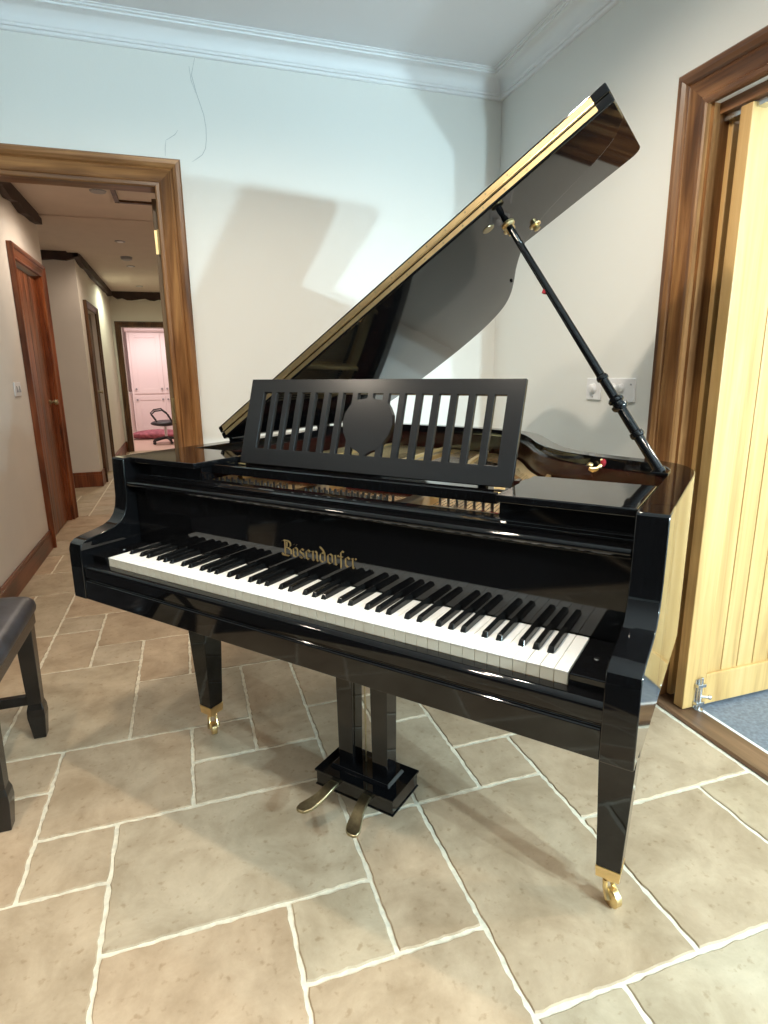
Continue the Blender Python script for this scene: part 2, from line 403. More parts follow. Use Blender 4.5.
# floor bolt bracket on the leading leaf
mb = MB(); mb.box(1.884, -.2045, .012, 1.912, -.200, .125); mb.box(1.889, -.212, .030, 1.907, -.2045, .108); mb.ring((1.898, -.214, .012), (0, 0, 1), [(0, .0055), (.125, .0055)], 10)
mb.box(1.880, -.220, .098, 1.916, -.200, .110); mb.box(1.880, -.220, .030, 1.916, -.200, .040)
mb.ring((1.898, -.214, .062), (.85, -.5, 0), [(0, .005), (.026, .005), (.028, .008), (.036, .008)], 10)
bk = mb.build('bolt', STEEL, d1, bevel=.0008, label='steel drop bolt with a turned knob')
struct(MB().ring((1.898, -.214, .0095), (0, 0, 1), [(0, .016), (.003, .015)], 16).build('trim_10', STEEL))

# dark floor sheets and drapes added out of view to darken reflections in the lacquer
rg = tag(MB().prism([(-2.95, -4.3), (1.7, -4.3), (1.7, -2.35), (-2.95, -2.35)], 0.001, .012, 2).build('rug', plain('dark_rug', (.012, .011, .012), .95, noise=.3, nscale=40), bevel=.003), 'large dark rug on the flagstones at the unseen end of the room', 'rug')
tag(MB().prism([(-2.95, -2.28), (-1.15, -2.28), (-1.15, -.12), (-2.95, -.12)], 0.001, .012, 2).build('rug', bpy.data.materials['dark_rug'], bevel=.003), 'second dark rug along the unseen left side of the room', 'rug')
mb = MB(); vv = []  # dark folds added before the unseen left wall, so the arm fronts reflect black
for z in (.02, 2.15):
    for k in range(241):
        vv.append((-2.93 + .035 * math.sin(k * .55), -4.3 + k * .0222, z))
mb.add(vv, [(k, k + 1, 241 + k + 1, 241 + k) for k in range(240)])
tag(mb.build('curtain', plain('dark_side_curtain', (.014, .014, .017), .95), smooth=60), 'long dark curtains along the unseen left wall', 'curtain')
mb = MB(); pts = []  # dark folds added before the unseen end wall for the same reflections
for k in range(241):
    x = -2.98 + k * .0195; pts.append((x, -4.50 + .035 * math.sin(k * .55)))
pts2 = [(a, b - .006) for a, b in pts][::-1]
m_ = len(pts); vv = [(a, b, z) for z in (.02, 2.05) for a, b in pts]
mb.add(vv, [(k, k + 1, m_ + k + 1, m_ + k) for k in range(m_ - 1)])
tag(mb.build('curtain', plain('dark_curtain', (.014, .014, .017), .95), smooth=60), 'long dark curtains across the unseen end wall', 'curtain')

# ---- light fittings on the right wall
def plate(name, label, cat, u, v, z, w_, h_, wallaxis='u', sgn=-1):
    t = empty(name, (u, v, z)); tag(t, label, cat)
    mb = MB(); mb.box(-.009, -w_ / 2, -h_ / 2, .0, w_ / 2, h_ / 2)
    mb.build('face_plate', WHITE, t, bevel=.003)
    return t
t = plate('dimmer_switch', 'single white square wall plate with a round dimmer knob, left of the double plate', 'light switch', UR, .374, 1.132, .086, .086)
MB().ring((-.009, 0, .002), (-1, 0, 0), [(0, .021), (.003, .021), (.004, .017), (.016, .0155), (.018, .013)], 20).build('knob', WHITE, t, smooth=40)
MB().box(-.0105, -.002, -.034, -.008, .002, -.028).build('screw', GREYP, t)
t = plate('double_switch', 'double white wall plate with two round knobs beside the door casing', 'light switch', UR, .212, 1.132, .146, .088)
for y in (-.002, .044):
    MB().ring((-.009, y, .006), (-1, 0, 0), [(0, .018), (.003, .018), (.004, .015), (.017, .0135), (.019, .011)], 20).build('knob', WHITE, t, smooth=40)
MB().box(-.0105, -.058, .018, -.0085, -.05, .024).build('screw', GREYP, t)

# ================================================================== HALL
HL, HC = -.77, 2.43
mb = MB()
mb.box(HL - .12, VB + WT, -.02, HL, 3.05, HC); mb.box(HL - .12, 3.86, -.02, HL, 4.06, HC); mb.box(HL - .12, 3.05, 1.965, HL, 3.86, HC)
struct(mb.build('wall_hall_left', HALLP))
mb = MB(); mb.box(-2.4, 5.48, -.02, -.72, 5.60, HC); mb.box(-.84, 5.60, -.02, -.72, 5.80, HC); mb.box(-.84, 6.62, -.02, -.72, 8.6, HC); mb.box(-.84, 5.80, 1.93, -.72, 6.62, HC)
struct(mb.build('wall_hall_recess', HALLP))
struct(MB().box(-2.5, 4.0, -.02, -2.4, 5.6, HC).build('wall_passage', HALLP))
mb = MB(); mb.box(-.84, 8.6, -.02, -.60, 8.72, HC); mb.box(-.60, 8.6, 1.915, .25, 8.72, HC); mb.box(.25, 8.6, -.02, .6, 8.72, HC)
struct(mb.build('wall_hall_end', HALLP))
struct(MB().box(.5, VB + WT, -.02, .6, 8.6, HC).build('wall_hall_right', HALLP))
struct(MB().box(-2.5, VB + WT, HC, .6, 8.72, HC + .1).build('ceiling', HALLC))
struct(MB().box(-.77, 3.90, HC - .012, .5, 5.48, HC + .01).build('trim_11', HALLC))
casing('trim_12', 'u', HL, 3.05, 3.86, 1.965, [REDP, REDPV], out=1, width=.09)
casing('trim_13', 'u', -.72, 5.80, 6.62, 1.93, [DARKW, DARKW], out=1, width=.07)
casing('trim_14', 'v', 8.6, -.60, .25, 1.915, [DARKW, DARKW], width=.085)
def beam(name, pts, w_, h_, seed, axis):
    r = random.Random(seed); mb = MB(); (a0, a1, c0, c1) = pts; n = 14; rows = []
    for k in range(n + 1):
        a = a0 + (a1 - a0) * k / n; zb = HC - h_ * (1 + r.uniform(-.16, .16)) + (h_ * .35 if k in (0, n) else 0)
        for (c, z) in ((c0, HC + .005), (c0, zb), (c1, zb + r.uniform(-.006, .006)), (c1, HC + .005)):
            rows.append((c, a, z) if axis == 'v' else (a, c, z))
    f = [(4 * k + i, 4 * k + (i + 1) % 4, 4 * k + 4 + (i + 1) % 4, 4 * k + 4 + i) for k in range(n) for i in range(4)] + [(0, 1, 2, 3), tuple(4 * n + i for i in range(4))]
    mb.add(rows, f); return struct(mb.build(name, BEAM))
beam('trim_15', (1.36, 4.00, HL, HL + .05), 0, .092, 1, 'v')
beam('trim_16', (-2.3, -.68, 5.43, 5.48), 0, .085, 2, 'u')
beam('trim_17', (5.43, 8.6, -.72, -.67), 0, .085, 3, 'v')
beam('trim_18', (-.67, .25, 8.55, 8.6), 0, .11, 4, 'u')
def skirt(name, x0, y0, x1, y1, mat, h=.125):
    return struct(MB().box(x0, y0, 0, x1, y1, h * .82).box(x0 + .003 * (x1 - x0 < .1), y0 + .003 * (y1 - y0 < .1), h * .82, x1 - .003 * (x1 - x0 < .1), y1, h).build(name, mat, bevel=.002))
skirt('baseboard_hall_left', HL, VB + WT, HL + .018, 2.958, REDPV, .135)
skirt('baseboard_hall_left', HL, 3.952, HL + .018, 4.06, REDPV, .135)
skirt('baseboard_hall_recess', -2.3, 5.462, -.702, 5.48, REDP, .165)
skirt('baseboard_hall_recess', -.72, 5.48, -.702, 5.728, REDPV, .165)
skirt('baseboard_hall_recess', -.72, 6.692, -.702, 8.6, REDPV, .165)
skirt('baseboard_hall_end', -.72, 8.582, -.687, 8.6, REDP, .165)
# closed boarded door in the left hall wall
mb = MB()
for k in range(6): mb.box(HL - .062, 3.075 + k * .1275, .01, HL - .028, 3.075 + (k + 1) * .1275 - .004, 1.945)
dr = struct(mb.build('door_3', REDP, bevel=.003))
MB().box(HL - .055, 3.052, 0, HL + .001, 3.075, 1.965).box(HL - .055, 3.84, 0, HL + .001, 3.862, 1.965).build('frame', REDP, dr)
for z in (.28, 1.68): MB().box(HL - .020, 3.0755, z - .045, HL + .004, 3.105, z + .045).build('hinge', BRASS, dr)
MB().ring((HL - .028, 3.76, 1.0), (1, 0, 0), [(0, .02), (.006, .02), (.01, .009), (.03, .01), (.04, .024), (.055, .022), (.06, .01)], 14).build('handle', AGED, dr, smooth=40)
dr = struct(MB().box(-.80, 5.81, .01, -.765, 6.61, 1.92).build('door_4', DARKW, bevel=.003))
MB().ring((-.765, 6.50, 1.0), (1, 0, 0), [(0, .02), (.006, .02), (.01, .009), (.03, .01), (.04, .022), (.05, .02)], 14).build('handle', AGED, dr, smooth=40)
# open door leaf seen edge-on against the right jamb
dr = struct(MB().box(.166, VB + WT + .012, .012, .202, VB + WT + .76, 1.965).build('door_5', wood('pale_pine', (.16, .10, .05), (.26, .17, .09), (.36, .25, .14), 2, .4), bevel=.002))
for z in (.25, 1.785):
    MB().box(.1655, VB + WT + .0095, z - .05, .200, VB + WT + .0122, z + .05).ring((.184, VB + WT - .004, z - .052), (0, 0, 1), [(0, .007), (.104, .007)], 10).build('hinge', BRASS, dr)
MB().box(.172, VB + WT + .0095, .98, .194, VB + WT + .0122, 1.10).ring((.182, VB + WT + .006, 1.085), (0, -1, 0), [(0, .006), (.012, .006)], 8).ring((.182, VB + WT + .006, .995), (0, -1, 0), [(0, .006), (.012, .006)], 8).build('latch', BRASS, dr)
# hall ceiling: loft hatch frame, downlights, alarm
mb = MB(); mb.box(-.125, 2.75, HC - .016, -.095, 3.36, HC); mb.box(-.125, 3.33, HC - .016, .40, 3.36, HC); mb.box(.37, 2.75, HC - .016, .40, 3.36, HC); mb.box(-.125, 2.75, HC - .016, .40, 2.78, HC)
struct(mb.build('trim_19', DARKW))
cg = 'recessed lights in the hall ceiling'
for (a, b), lb in (((-.215, 4.741), 'small recessed hall ceiling light nearest the loft hatch'), ((-.229, 6.2), 'small recessed hall ceiling light beyond the round alarm'), ((-.24, 7.9), 'small recessed hall ceiling light nearest the far office door')):
    t = tag(empty('ceiling_light', (a, b, HC - (.012 if b < 5.4 else 0))), lb, 'ceiling light', cg)
    MB().ring((0, 0, -.006), (0, 0, 1), [(0, .045), (.006, .048)], 18).build('bezel', GREYP, t)
    MB().ring((0, 0, -.008), (0, 0, 1), [(0, .028), (.002, .028)], 16).build('lens', WHITE, t)
t = tag(empty('smoke_alarm', (-.229, 5.62, HC)), 'round smoke alarm on the hall ceiling past the soffit', 'smoke alarm')
MB().ring((0, 0, -.035), (0, 0, 1), [(0, .03), (.008, .055), (.035, .06)], 20).build('housing', GREYP, t)
t = tag(empty('ceiling_rose', (-.21, 3.139, HC)), 'small round grey ceiling fitting left of the loft hatch', 'ceiling fitting')
MB().ring((0, 0, -.008), (0, 0, 1), [(0, .05), (.008, .055)], 20).build('disc', GREYP, t)
# hall light switch
t = tag(empty('hall_switch', (HL, 2.68, 1.128)), 'double white light switch on the hall wall before the boarded door', 'light switch')
MB().box(0, -.073, -.043, .009, .073, .043).build('face_plate', WHITE, t, bevel=.002)
for y in (-.03, .03): MB().hexa([(.009, y - .012, -.02), (.009, y + .012, -.02), (.009, y + .012, .02), (.009, y - .012, .02)], [(.014, y - .01, -.018), (.016, y + .01, -.018), (.010, y + .01, .018), (.010, y - .01, .018)]).build('rocker', GREYP, t)

# ---- office beyond the hall
mb = MB(); mb.box(-1.7, 8.72, -.02, -1.6, 12.2, HC); mb.box(1.2, 8.72, -.02, 1.3, 12.2, HC); mb.box(-1.7, 12.1, -.02, 1.3, 12.2, HC); mb.box(-1.6, 8.72, -.02, -.84, 8.76, HC); mb.box(.6, 8.72, -.02, 1.2, 8.76, HC)
struct(mb.build('wall_office', PINKW))
struct(MB().box(-1.7, 8.72, HC, 1.3, 12.2, HC + .1).build('ceiling', CEIL))
struct(MB().box(-1.7, 8.66, -.05, 1.3, 12.2, -.001).build('floor', plain('office_floor', (.62, .44, .36), .5)))
cb = tag(empty('cupboard', (-.36, 11.0, 0)), 'tall pale pink fitted cupboard with panelled doors in the far office', 'cupboard')
MB().box(-.36, .02, 0, 1.3, .6, 2.0).build('carcass', PINKC, cb)
for cx in (-.04, .52, 1.08):
    for z0, z1 in ((.10, .80), (.835, 1.98)):
        mb = MB(); x0, x1 = cx - .275, cx + .275
        mb.box(x0, 0, z0, x0 + .09, .02, z1); mb.box(x1 - .09, 0, z0, x1, .02, z1); mb.box(x0 + .09, 0, z0, x1 - .09, .02, z0 + .09); mb.box(x0 + .09, 0, z1 - .09, x1 - .09, .02, z1); mb.box(x0 + .09, .010, z0 + .09, x1 - .09, .02, z1 - .09)
        d_ = mb.build('door', PINKC, cb, bevel=.003)
        zk = z1 - .08 if z1 < 1 else z0 + .09
        for kx in ((x0 + .045,) if cx > 0 else (x0 + .04, x1 - .04)): MB().ring((kx, 0, zk), (0, -1, 0), [(0, .01), (.012, .008), (.018, .02), (.028, .018)], 12).build('knob', GREYP, d_)
MB().prism([(-.02, 2.0), (-.05, 2.03), (-.05, 2.06), (.6, 2.06), (.6, 2.0)], -.38, 1.3, 0).build('cornice', PINKC, cb)
t = tag(empty('side_unit', (-.86, 11.2, 0)), 'low pale unit left of the tall pink cupboard', 'cupboard')
MB().box(-.30, 0, 0, .12, .5, .84).build('carcass', PINKC, t, bevel=.004); MB().box(-.31, -.02, .84, .13, .5, .87).build('worktop', WHITE, t)
# crumpled magenta cloth
def blob(name, cx, cy, cz, rx, ry, rz, mat, seed, parent=None, amp=.18):
    bm = bmesh.new(); bmesh.ops.create_icosphere(bm, subdivisions=4, radius=1); r = random.Random(seed)
    ph = [(Vector((r.uniform(-1, 1), r.uniform(-1, 1), r.uniform(-1, 1))).normalized() * r.uniform(3, 8), r.uniform(0, 6)) for _ in range(8)]
    for v_ in bm.verts:
        d = sum(math.sin(v_.co.dot(a) + p) for a, p in ph) / 8; k = 1 + amp * d
        v_.co = Vector((cx + v_.co.x * rx * k, cy + v_.co.y * ry * k, max(cz - rz, cz + v_.co.z * rz * k)))
    me = bpy.data.meshes.new(name); bm.to_mesh(me); bm.free(); me.materials.append(mat); me.polygons.foreach_set('use_smooth', [True] * len(me.polygons))
    o = bpy.data.objects.new(name, me); COL.objects.link(o)
    if parent: o.parent = parent
    return o
tag(blob('floor_cushion', -.30, 10.55, .085, .52, .24, .085, CLOTH, 5), 'crumpled magenta cushion on the floor before the pink cupboard', 'cushion')
# office chair
oc = tag(empty('office_chair', (-.13, 9.60, 0), -1.5), 'black swivel office chair with loop arms in the far office', 'chair')
sb_ = blob('seat', 0, 0, .36, .25, .24, .055, CHAIRB, 9, oc, .05)
for s_ in (-1, 1):
    pts = [(s_ * .20, .12, .36), (s_ * .27, .10, .42), (s_ * .29, .05, .52), (s_ * .27, -.04, .60), (s_ * .25, -.16, .585), (s_ * .24, -.22, .53), (s_ * .20, -.14, .40)]
    MB().tube(pts, .014, 8).build('armrest', CHAIRB, oc, smooth=60)
MB().tube([(0, 0, .33), (0, 0, .10)], [.03, .022], 12).build('column', STEEL, oc)
for k in range(5):
    a = 2 * PI * k / 5 + .3; e_ = (math.cos(a) * .25, math.sin(a) * .25)
    b_ = MB().tube([(0, 0, .11), (e_[0] * .5, e_[1] * .5, .085), (*e_, .062)], [.024, .018, .014], 8).build('base_arm', CHAIRB, oc, smooth=60)
    MB().ring((e_[0] - .012, e_[1], .027), (1, 0, 0), [(0, .027), (.024, .027)], 14).build('caster', CHAIRB, b_)
mb = MB(); mb.tube([(0, .20, .33), (0, .28, .40), (0, .27, .55)], .018, 8); mb.hexa([(-.2, .24, .5), (.2, .24, .5), (.2, .28, .5), (-.2, .28, .5)], [(-.16, .27, .85), (.16, .27, .85), (.16, .31, .85), (-.16, .31, .85)])
bko = mb.build('backrest', CHAIRB, oc, bevel=.01)

# ================================================================== PIANO BENCH
bn = tag(empty('piano_bench', (-.742, .20, 0)), 'black piano bench with worn leather seat at the left of the keyboard', 'bench')
bx0, bx1, by0, by1 = -.45, .45, -.26, .26
poly = []
for (cx, cy, a0) in ((bx1 - .045, by1 - .045, 0), (bx0 + .045, by1 - .045, 90), (bx0 + .045, by0 + .045, 180), (bx1 - .045, by0 + .045, 270)):
    for k in range(7):
        a = math.radians(a0 + k * 15); poly.append((cx + .045 * math.cos(a), cy + .045 * math.sin(a)))
mb = MB(); n = len(poly); v = []
for z, s_ in ((.462, 1.0), (.474, 1.005), (.490, .998), (.500, .978), (.507, .93), (.512, .80), (.514, .5)):
    v += [(a * s_ if s_ > .99 else (abs(a) - .45 * (1 - s_)) * (1 if a > 0 else -1) if abs(a) > .25 else a * s_, b * s_ if s_ > .99 else (abs(b) - .26 * (1 - s_)) * (1 if b > 0 else -1) if abs(b) > .12 else b * s_, z) for a, b in poly]
f = [(i * n + k, i * n + (k + 1) % n, (i + 1) * n + (k + 1) % n, (i + 1) * n + k) for i in range(6) for k in range(n)] + [tuple(range(n))[::-1], tuple(6 * n + k for k in range(n))]
mb.add(v, f); mb.build('seat_cushion', LEATHER, bn, smooth=50)
MB().prism([(bx0 + .01, by0 + .01), (bx1 - .012, by0 + .01), (bx1 - .012, by1 - .012), (bx0 + .01, by1 - .012)], .405, .462, 2).build('apron', SATIN, bn, bevel=.006, seg=3)
for sx in (-1, 1):
    for sy in (-1, 1):
        x, y = sx * .405, sy * .225; mb = MB()
        lv = [(.405, .026), (.13, .021), (.11, .026), (.085, .027), (.0, .019)]
        vv = []
        for z, h in lv: vv += [(x - h, y - h, z), (x + h, y - h, z), (x + h, y + h, z), (x - h, y + h, z)]
        mb.add(vv, [(4 * i + k, 4 * i + (k + 1) % 4, 4 * i + 4 + (k + 1) % 4, 4 * i + 4 + k) for i in range(4) for k in range(4)] + [(0, 1, 2, 3), (16, 17, 18, 19)])
        mb.build('leg', BENCHW, bn, bevel=.002)
for sy in (-1, 1): MB().box(-.384, sy * .225 - .011, .125, .384, sy * .225 + .011, .158).build('stretcher', BENCHW, bn, bevel=.002)

# ================================================================== GRAND PIANO
PH = math.radians(50.07)
pn = tag(empty('grand_piano', (0, 0, 0), -PH), 'glossy black baby grand piano with raised lid on the stone floor', 'piano')
WK = 1.222; XL, XR = -.115, 1.337; RW = .052; ZT = .9827; ZB = .600

def catmull(P, sub=4):
    o = []
    for i in range(len(P) - 1):
        p0, p1, p2, p3 = P[max(i - 1, 0)], P[i], P[i + 1], P[min(i + 2, len(P) - 1)]
        for k in range(sub):
            t = k / sub
            o.append(tuple(.5 * (2 * p1[j] + (p2[j] - p0[j]) * t + (2 * p0[j] - 5 * p1[j] + 4 * p2[j] - p3[j]) * t * t + (3 * p1[j] - p0[j] - 3 * p2[j] + p3[j]) * t ** 3) for j in (0, 1)))
    return o + [P[-1]]
ctrl = [(1.337, .50), (1.335, .58), (1.322, .645), (1.288, .705), (1.235, .742), (1.17, .766), (1.09, .797), (1.01, .848), (.945, .925), (.888, 1.02), (.838, 1.12), (.785, 1.215),
        (.725, 1.29), (.645, 1.345), (.55, 1.383), (.43, 1.41), (.30, 1.425), (.15, 1.432), (.03, 1.42), (-.05, 1.385), (-.1, 1.315), (-.115, 1.22), (-.115, 1.15)]
curve = catmull(ctrl, 4)
YF = .20
outer = [(XR, YF)] + curve + [(XL, YF)]
def offset(P, d):
    o = []
    for i, p in enumerate(P):
        a = P[max(i - 1, 0)]; b = P[min(i + 1, len(P) - 1)]
        tx, ty = b[0] - a[0], b[1] - a[1]; L = math.hypot(tx, ty)
        o.append((p[0] - ty / L * d, p[1] + tx / L * d))
    return o
inner = offset(outer, RW)      # outline runs anticlockwise, so +d is inward
n = len(outer)
mb = MB(); v = []
for z in (ZB, ZT):
    v += [(a, b, z) for a, b in outer] + [(a, b, z) for a, b in inner]
f = []
for i in range(n - 1):
    f += [(i, i + 1, 2 * n + i + 1, 2 * n + i), (n + i, 3 * n + i, 3 * n + i + 1, n + i + 1), (2 * n + i, 2 * n + i + 1, 3 * n + i + 1, 3 * n + i), (i, n + i, n + i + 1, i + 1)]
mb.add(v, f)
arm = [(YF, ZT), (.124, ZT), (.120, .978), (.117, .870), (.112, .842), (.104, .822), (.090, .806), (.070, .796), (.040, .789), (.0, .782), (-.020, .777), (-.033, .767), (-.038, .752), (-.039, .6156), (.02, .6156), (.02, .603), (YF, ZB)]
for x0, x1 in ((XL, XL + RW), (XR - RW, XR)): mb.prism(arm, x0, x1, 0)
case = mb.build('case', BLACK, pn, bevel=.002, smooth=30)
# keybed with its stepped front, and the bottom boards
mb = MB(); mb.prism([(-.036, .6156), (-.036, .668), (-.030, .6715), (-.030, .676), (.0, .678), (.50, .678), (.50, .6156)], XL + RW, XR - RW, 0)
mb.box(XL + RW, .50, .64, XR - RW, .62, .678)
mb.build('keybed', BLACK, pn, bevel=.0015)
mb = MB()
sl = []
for k in range(9):
    a = math.radians(90 * k / 8); sl.append((-.020 - .014 * math.sin(a), .700 + .0115 * math.cos(a)))
mb.prism([(-.0035, .678), (-.0035, .7115)] + sl + [(-.034, .6785)], XL + RW, XR - RW, 0)
mb.build('key_slip', BLACK, pn, smooth=40)
for x0, x1, sx in ((XL + RW, -.001, -.03), (WK + .001, XR - RW, 1.252)):
    k_ = MB().box(x0, -.003, .678, x1, .150, .7335).build('key_block', BLACK, pn, bevel=.002)
    MB().ring((sx, .07, .7335), (0, 0, 1), [(0, .0055), (.001, .005)], 12).build('screw', STEEL, k_)
MB().box(0, -.0, .679, WK, .147, .700).build('key_frame', SPRUCE, pn)
# keys
pit = WK / 52; ZK = .7336
def key_mesh(black):
    mb = MB()
    if not black:
        g = .00055
        mb.box(g, 0, ZK - .0025, pit - g, .147, ZK, 0); mb.box(g, .0012, ZK - .024, pit - g, .147, ZK - .0025, 1)
    else:
        b0, t0 = .0068, .0048
        mb.hexa([(-b0, .048, ZK - .004), (b0, .048, ZK - .004), (b0, .147, ZK - .004), (-b0, .147, ZK - .004)],
                [(-t0, .056, ZK + .0105), (t0, .056, ZK + .0105), (t0, .147, ZK + .012), (-t0, .147, ZK + .012)])
    return mb
wk = key_mesh(0).build('white_key', [IVORY, IVFRONT], pn, bevel=.0005)
bk_ = key_mesh(1).build('black_key', EBONY, pn, bevel=.0014, seg=3)
first = True
for i in range(52):
    o = wk if i == 0 else wk.copy()
    o.location = (i * pit, 0, 0)
    if i: COL.objects.link(o); o.parent = pn
    c = 'ABCDEFG'[i % 7]
    if c in 'ACDFG' and i < 51:
        o = bk_ if first else bk_.copy()
        o.location = ((i + 1) * pit + {'A': .0022, 'C': -.0022, 'D': .0022, 'F': -.003, 'G': 0}[c], 0, 0)
        if not first: COL.objects.link(o); o.parent = pn
        first = False
# fallboard: upright board, rounded lip, and ledge behind
mb = MB()
mb.box(XL + RW + .002, .150, .7345, XR - RW - .002, .166, .905)
fb = mb.build('fallboard', BLACK, pn, bevel=.001)
lip = [(.150, .893), (.138, .895), (.131, .899)]
for k in range(9):
    a = math.radians(-60 + 180 * k / 8); lip.append((.130 - .009 * math.cos(a) * 1.0, .909 + .009 * math.sin(a)))
lip += [(.150, .9195), (.166, .9203), (.166, .893)]
MB().prism(lip, XL + RW + .003, XR - RW - .003, 0).build('lip', BLACK, fb, smooth=40)
mb = MB(); mb.prism([(.150, .9205), (.150, .927), (.158, .930), (.158, .932), (.165, .934), (.190, .934), (.190, .9205)], XL + RW + .001, XR - RW - .001, 0)
mb.build('nameboard_rail', BLACK, pn, bevel=.001)
MB().box(XL + RW + .001, .168, .70, XR - RW - .001, .186, .9213).build('nameboard', BLACK, pn)

# gilt blackletter name on the fallboard, drawn with a broad nib
def nib(mb, pts, X0, Z0, sc, w_=.17):
    dx, dz = w_ * math.cos(math.radians(38)), w_ * math.sin(math.radians(38)); P = [(X0 + x * sc, Z0 + z * sc * .86) for x, z in pts]
    for (ax, az), (bx, bz) in zip(P, P[1:]):
        q = [(ax - dx * sc / 2, az - dz * sc / 2), (ax + dx * sc / 2, az + dz * sc / 2), (bx + dx * sc / 2, bz + dz * sc / 2), (bx - dx * sc / 2, bz - dz * sc / 2)]
        mb.add([(x, .1493, z) for x, z in q] + [(x, .1502, z) for x, z in q], [(0, 1, 2, 3), (7, 6, 5, 4), (0, 4, 5, 1), (1, 5, 6, 2), (2, 6, 7, 3), (3, 7, 4, 0)])
LET = {'B': (1.15, [[(.1, 1.35), (.25, 1.5), (.8, 1.5), (1.0, 1.3), (1.0, 1.0), (.75, .8), (1.05, .6), (1.05, .2), (.8, 0), (.2, 0), (.05, .15)], [(.4, 1.45), (.4, .1)], [(.45, .8), (.75, .8)], [(.62, 1.4), (.62, .9)]]),
       'ö': (.72, [[(.15, .85), (.15, .15), (.35, 0), (.6, .15), (.6, .85), (.4, 1.0), (.15, .85)], [(.2, 1.25), (.26, 1.32)], [(.5, 1.25), (.56, 1.32)]]),
       'o': (.72, [[(.15, .85), (.15, .15), (.35, 0), (.6, .15), (.6, .85), (.4, 1.0), (.15, .85)]]),
       's': (.66, [[(.55, .85), (.35, 1.0), (.15, .8), (.2, .6), (.5, .45), (.55, .2), (.35, 0), (.1, .15)]]),
       'e': (.66, [[(.55, .15), (.35, 0), (.15, .15), (.15, .85), (.35, 1.0), (.55, .8), (.2, .5)]]),
       'n': (.78, [[(.05, .9), (.18, .95), (.18, .05), (.28, .0)], [(.2, .8), (.45, 1.0), (.6, .85), (.6, .08), (.72, .02)]]),
       'd': (.76, [[(.12, 1.55), (.45, 1.25), (.62, .9), (.62, .15), (.38, 0), (.15, .15), (.15, .8), (.35, .98), (.58, .9)]]),
       'r': (.52, [[(.05, .9), (.18, .95), (.18, .05), (.3, .0)], [(.2, .8), (.42, 1.0), (.52, .88)]]),
       'f': (.5, [[(.5, 1.4), (.32, 1.5), (.2, 1.3), (.2, -.25)], [(.02, .9), (.42, .9)]])}
txt = 'Bösendorfer'; tot = sum(LET[c][0] for c in txt); SC = .222 / tot; x = .484; mb = MB()
for c in txt:
    for stq in LET[c][1]: nib(mb, stq, x, .7775, SC * .96 if c != 'B' else SC)
    x += LET[c][0] * SC
mb.build('lettering', GOLDLEAF, fb, label='gilt blackletter maker name')

# side shelves flush with the rim, with recessed blocks under them
for x0, x1 in ((XL + RW + .001, .204), (1.034, XR - RW - .001)):
    s_ = MB().box(x0, .140, .968, x1, .372, .9835).build('side_shelf', BLACK, pn, bevel=.0025, seg=3)
    MB().box(x0, .165, .9343, x1, .360, .9678).build('shelf_block', MAHOG if 0 else BLACK, s_)
# music desk tray and slotted desk
ty = MB().prism([(.200, .951), (.200, .972), (.204, .974), (.210, .972), (.212, .960), (.345, .960), (.345, .951)], .208, 1.014, 0).build('desk_tray', BLACK, pn, smooth=40)
e = Vector((0, .073, .231)).normalized(); nn = Vector((0, -e.z, e.y)); P0 = Vector((0, .313, .9615))
LD = .2384
def DK(x, s_, t): return tuple(P0 + Vector((x, 0, 0)) + e * s_ + nn * t)
def dbox(mb, x0, x1, s0, s1, t=.012):
    b = [DK(x0, s0, t), DK(x1, s0, t), DK(x1, s0, 0), DK(x0, s0, 0)]; tp = [DK(x0, s1, t), DK(x1, s1, t), DK(x1, s1, 0), DK(x0, s1, 0)]
    mb.hexa(b, tp)
mb = MB(); s0, s1 = .045, .2015; x0d, x1d = .2115, 1.009
cs = [.2765 + .0453 * k for k in range(16)]; hw = .0142
mb_edges = [x0d] + sum([[c - hw, c + hw] for c in cs], []) + [x1d]
# one continuous slab with true slots: frame faces built on a grid
xs = sorted(mb_edges); ss = [0, s0, s1, LD]
solid = lambda i, j: not (j == 1 and i % 2 == 1)
vid = {}; V = []; F = []
def vx(i, j, k):
    key = (i, j, k)
    if key not in vid: vid[key] = len(V); V.append(DK(xs[i], ss[j], .016 if k else .004))
    return vid[key]
for i in range(len(xs) - 1):
    for j in range(3):
        if not solid(i, j): continue
        F.append((vx(i, j, 1), vx(i + 1, j, 1), vx(i + 1, j + 1, 1), vx(i, j + 1, 1))); F.append((vx(i, j, 0), vx(i, j + 1, 0), vx(i + 1, j + 1, 0), vx(i + 1, j, 0)))
        for (di, dj, a, b) in ((-1, 0, (i, j), (i, j + 1)), (1, 0, (i + 1, j), (i + 1, j + 1)), (0, -1, (i, j), (i + 1, j)), (0, 1, (i, j + 1), (i + 1, j + 1))):
            ni, nj = i + di, j + dj
            if not (0 <= ni < len(xs) - 1 and 0 <= nj < 3) or not solid(ni, nj): F.append((vx(*a, 1), vx(*b, 1), vx(*b, 0), vx(*a, 0)))
mb.add(V, F)
dk = mb.build('music_desk', SATIN, pn, bevel=.0012)
half = [(0, .044), (.018, .055), (.033, .061), (.050, .074), (.066, .099), (.0735, .125), (.070, .150), (.058, .170), (.046, .184), (.018, .187), (0, .192)]
sh = [(.6185 - a, b) for a, b in half] + [(.6185 + a, b) for a, b in half[-2:0:-1]]
m = len(sh); vv = [DK(a, b, .0168) for a, b in sh] + [DK(a, b, .003) for a, b in sh]
MB().add(vv, [tuple(range(m)), tuple(range(m, 2 * m))[::-1]] + [(k, (k + 1) % m, m + (k + 1) % m, m + k) for k in range(m)]).build('shield', SATIN, dk)
